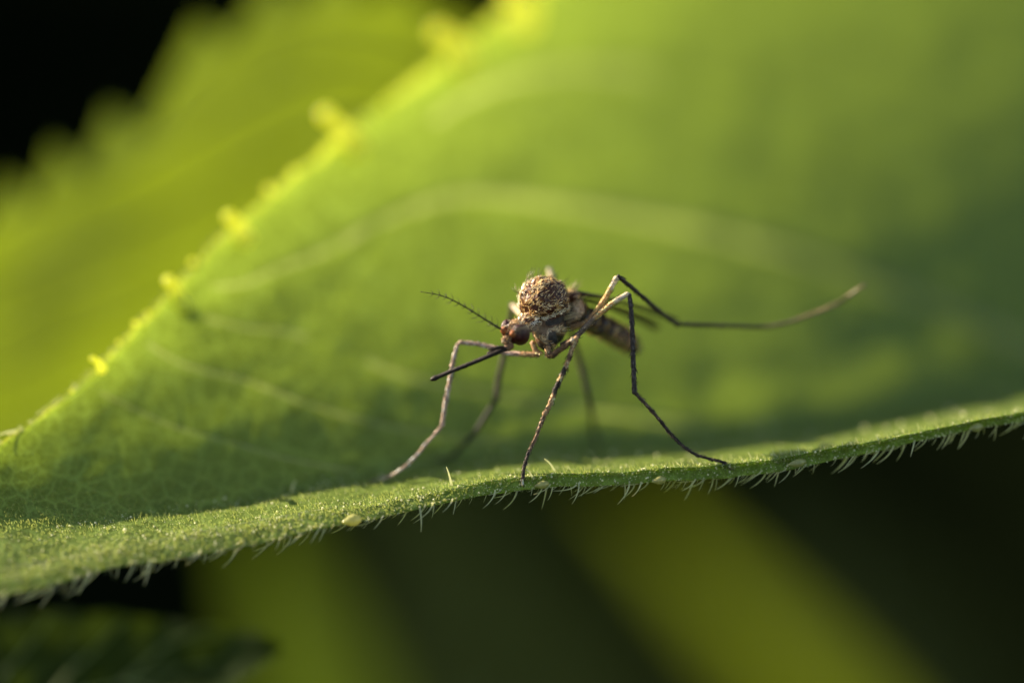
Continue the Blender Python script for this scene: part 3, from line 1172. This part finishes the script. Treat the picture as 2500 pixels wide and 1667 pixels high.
fd = foot_d(903, 1176)
leg([(1300, 835, .35), (1308, 856, .30), (1316, 864, .25), (1270, 864, .45), (1230, 860, .60), (1201, 848, .68), (1160, 839, .75), (1121, 836, .8)], (.085, .06), flat(PINK, at=[(0, .35, (0.38, 0.22, 0.11))]),
    [(1117, 842, .8), (1107, 880, .8), (1099, 925, .85), (1092, 962, .9), (1085, 1000, .95), (1080, 1037, 1.0)], (.055, .062), flat(PINK),
    [(1080, 1038, 1.0), (1040, 1085, 1.1), (1003, 1126, 1.2), (967, 1154, 1.25), (934, 1168, foot_d(934, 1168) - .22), (903, 1176, fd - .06)], (.042, .030), flat(PINK, at=[(.88, 1, (0.22, 0.15, 0.11))]), .8)
fd = foot_d(1275, 1184)
leg([(1340, 838, .1), (1338, 858, -.2), (1344, 868, -.4), (1372, 850, -.55), (1403, 827, -.65)], (.10, .065), flat(BRN, at=[(0, .15, (.10, .065, .04)), (.15, .36, TAN), (.9, 1, PALE)]),
    [(1407, 825, -.66), (1394, 860, -.62), (1381, 896, -.58), (1360, 942, -.50), (1343, 986, -.42), (1330, 1010, -.38)], (.062, .068), flat(TAN, at=[(.36, .47, DARK), (.55, .72, DARK), (.2, .28, BRN)]),
    [(1330, 1010, -.38), (1309, 1065, -.32), (1289, 1108, -.28), (1279, 1146, fd - .05), (1276, 1168, fd - .02), (1275, 1185, fd)], (.046, .034), flat((0.15, 0.09, 0.05), at=[(.5, .9, (0.045, 0.03, 0.025)), (.9, 1, PALE)]), 1.2)
fd = foot_d(1786, 1144)
leg([(1372, 842, .2), (1399, 829, -.1), (1432, 796, -.2), (1464, 766, -.3), (1500, 737, -.4), (1533, 717, -.5)], (.085, .072), flat((0.17, 0.12, 0.08), at=[(.52, .8, (0.60, 0.34, 0.13)), (.8, 1, PALE)]),
    [(1537, 721, -.5), (1541, 760, -.48), (1543, 800, -.45), (1546, 881, -.35), (1549, 957, -.3)], (.058, .064), flat((0.045, 0.034, 0.030)),
    [(1549, 957, -.3), (1574, 984, -.28), (1605, 1019, -.22), (1636, 1057, -.15), (1667, 1088, -.1), (1705, 1112, fd - .1), (1767, 1129, fd - .06), (1786, 1145, fd)], (.045, .034), flat(DARK, at=[(0, .3, (0.07, 0.045, 0.03)), (.93, 1, (0.22, .15, .1))]), 1.2)
leg([(1395, 800, .8), (1437, 783, .5), (1471, 739, .35), (1490, 706, .25), (1506, 677, .15)], (.09, .075), flat(TAN, at=[(.4, .8, (0.65, 0.37, 0.14)), (.8, 1, PALE)]),
    [(1510, 675, .15), (1560, 717, .7), (1615, 764, 1.3), (1654, 793, 1.7)], (.056, .062), flat(DARK),
    [(1654, 791, 1.7), (1763, 795, 2.0), (1860, 798, 2.3), (1918, 789, 2.3), (1970, 771, 2.35), (2039, 743, 2.4), (2111, 695, 2.4)], (.058, .040), flat((0.22, 0.15, 0.08), at=[(0, .44, (0.035, 0.028, 0.02)), (.44, .62, (0.09, 0.07, 0.04)), (.82, .9, (0.12, 0.08, 0.045)), (.9, 1, (0.36, .26, .14))]), .8,
    label='hind leg held up off the leaf')
fd = foot_d(1067, 1123)
leg([(1300, 800, 1.0), (1275, 770, 1.5), (1250, 744, 2.0)], (.08, .075), flat(PALE),
    [(1250, 744, 2.0), (1244, 790, 2.2), (1230, 868, 2.3), (1218, 922, 2.4), (1212, 972, 2.5)], (.08, .085), flat((0.05, 0.04, 0.03)),
    [(1212, 972, 2.5), (1186, 1015, 2.55), (1156, 1060, 2.6), (1105, 1113, foot_d(1105, 1113) - .12), (1085, 1120, foot_d(1085, 1120) - .08), (1065, 1124, fd - .04)], (.078, .055), flat((0.025, 0.02, 0.015)), .3)
fd = foot_d(1459, 1094)
leg([(1370, 790, 1.3), (1355, 720, 1.8), (1341, 656, 2.2)], (.08, .075), flat(PALE),
    [(1342, 660, 2.2), (1372, 745, 2.6), (1408, 853, 3.0), (1424, 912, 3.0)], (.08, .088), flat(DARK),
    [(1424, 912, 3.0), (1440, 984, 3.2), (1450, 1053, fd - .2), (1456, 1085, fd - .05), (1459, 1094, fd)], (.082, .06), flat((0.025, 0.02, 0.015)), .3)


# wings, folded back over the abdomen and seen nearly edge on
def wing(base, tip, width, face, sgn):
    ax = tip - base
    ln = ax.length
    ax.normalize()
    nrm = (face - ax * face.dot(ax)).normalized()
    sd = ax.cross(nrm).normalized() * sgn
    nu, nv = 60, 16
    vs, cs = [], []
    for a in range(nu):
        u = a / (nu - 1)
        w = width * (math.sin(math.pi * (u * 0.93 + 0.05)) ** 0.6) * (0.55 + 0.6 * u)
        for b in range(nv):
            s_ = b / (nv - 1)
            q = base + ax * (u * ln) + sd * (s_ * w) + nrm * (0.05 * math.sin(s_ * 9) * u + 0.12 * math.sin(u * 3) * (1 - s_))
            vs.append(q)
            vein_ = (abs(math.sin(s_ * 9.5 + u * 1.5)) < 0.22) or s_ < 0.10
            cs.append((0.035, 0.024, 0.014) if vein_ else (0.16, 0.11, 0.06))
    fs = [(a * nv + b, a * nv + b + 1, (a + 1) * nv + b + 1, (a + 1) * nv + b) for a in range(nu - 1) for b in range(nv - 1)]
    o = mesh_obj('wing', vs, fs, M['wing'], mos, True, cs)
    q = [vs[a * nv] for a in range(nu)]
    bg = Bag()
    bg.tube(q, np.linspace(.075, .04, nu), 7, (0.03, 0.022, 0.016))
    for k in range(4):
        bg.tube([vs[a * nv + 3 + k * 3] for a in range(4, nu - 2)], [0.014] * (nu - 6), 5, (0.04, 0.028, 0.018))
    bg.build('wing_vein', M['leg'], o)


wing(P(1398, 713, .95), P(1650, 786, 3.0), 0.85, (UP + FW * 0.05), 1)
wing(P(1392, 722, 1.35), P(1600, 806, 3.8), 0.85, (UP + FW * 0.15), 1)

# scales and bristles on thorax and head
sc = Bag()
tot = 0
fa = []
for fc in bf:
    a_, b_, c_ = bv[fc[0]], bv[fc[1]], bv[fc[2]]
    fa.append((b_ - a_).cross(c_ - a_).length)
fa = np.array(fa)
pick = rng.choice(len(bf), size=15000, p=fa / fa.sum())
for fi in pick:
    fc = bf[fi]
    p = sum((bv[i] for i in fc), Vector()) / len(fc)
    a_, b_, c_ = bv[fc[0]], bv[fc[1]], bv[fc[2]]
    n = (b_ - a_).cross(c_ - a_).normalized()
    if n.dot(p - TC) < 0 and region(p) == 'thorax':
        n = -n
    rg = region(p)
    p = p + Vector((random.uniform(-1, 1), random.uniform(-1, 1), random.uniform(-1, 1))) * 0.015
    h = (p - TC).dot(B_D)
    lat = (p - TC).dot(B_L)
    fwdv = (p - TC).dot(B_F)
    k = noise.noise(p * 2.4)
    back = -B_F
    wfac = 1.0
    if rg == 'thorax':
        if h > 0.0:                                            # scutum: golden narrow scales, pale rim, sunlit side lightened in colour
            rim = (lat < -0.36) or h < 0.07
            if random.random() < (0.15 if rim else 0.42):
                continue
            if not rim and noise.noise(p * 7.5) + 0.5 * noise.noise(p * 17) < -0.08:
                continue
            stripe = math.sin(lat * 9.0) > 0.35
            if rim:
                col = random.choice([(0.97, 0.92, 0.76), (0.95, 0.86, 0.66), (0.86, 0.74, 0.5)])
            elif stripe or k > 0.25:
                col = random.choice([(0.90, 0.64, 0.28), (0.85, 0.66, 0.36), (0.62, 0.36, 0.12)])
            else:
                col = random.choice([(0.12, 0.045, 0.015), (0.45, 0.24, 0.08), (0.025, 0.012, 0.008), (0.75, 0.50, 0.22)])
            wfac = 0.65
        else:
            if noise.noise(p * 2.6 + Vector((3, 1, 7))) < 0.24 or (p - P(1356, 822, -0.1)).length < 0.24 or random.random() < 0.35:
                continue
            col = random.choice([(0.86, 0.66, 0.42), (0.68, 0.48, 0.26), (0.42, 0.26, 0.13)])
            wfac = 1.2
    elif rg == 'head':
        if n.dot(B_D) < 0.0:
            continue
        col = random.choice([(0.7, 0.44, 0.18), (0.40, 0.20, 0.07), (0.10, 0.04, 0.02), (0.85, 0.7, 0.45)])
        wfac = 0.6
    else:
        back = -A_F
        cc = body_colour(p, n)
        col = tuple(min(.7, x_ * random.uniform(.8, 1.7)) for x_ in cc)
        wfac = 1.6
    t = back - n * back.dot(n)
    if t.length < 1e-4:
        t = n.orthogonal()
    t.normalize()
    t = Matrix.Rotation(random.gauss(0, 0.55), 3, n) @ t
    sd = t.cross(n)
    ln = random.uniform(0.10, 0.21)
    w = random.uniform(0.015, 0.028) * wfac
    lift = random.uniform(0.008, 0.034)
    p0 = p + n * 0.004
    p1 = p0 + t * ln * 0.5 + n * lift
    p2 = p0 + t * ln + n * lift * random.uniform(0.1, 1.0)
    sc.add([p0 - sd * w * .4, p0 + sd * w * .4, p1 + sd * w, p1 - sd * w, p2], [(0, 1, 2, 3), (3, 2, 4)], col)
o = sc.build('body_scales', M['scale'], mos, False)
o['kind'] = 'stuff'
br = Bag()
for (x, y, d, n) in [(1386, 690, .9, 9), (1398, 700, 1.0, 8), (1290, 690, .5, 6), (1270, 720, .3, 6), (1310, 676, .6, 5), (1375, 775, .3, 12), (1385, 755, .6, 10), (1400, 740, .9, 8), (1262, 780, -.5, 6), (1380, 805, .1, 7), (1350, 678, .7, 5)]:
    for k in range(n):
        c = P(x + random.uniform(-12, 12), y + random.uniform(-10, 10), d)
        h, nn, _, dist = BB.find_nearest(c)
        if nn.dot(h - TC) < 0:
            nn = -nn
        dr = (nn + Vector((random.uniform(-.4, .4), random.uniform(-.4, .4), random.uniform(-.2, .6))) - B_F * 0.5).normalized()
        ln = random.uniform(0.15, 0.42)
        pale = random.random() < .65
        br.tube([h, h + dr * ln * .55, h + dr * ln - B_F * ln * .2], [.011, .008, .003], 5, (0.6, 0.5, 0.28) if pale else (0.05, 0.03, 0.02))
o = br.build('body_bristles', M['scale'], mos)
o['kind'] = 'stuff'
print('TRIS', sum(len(o.data.polygons) for o in scene.objects if o.type == 'MESH'))
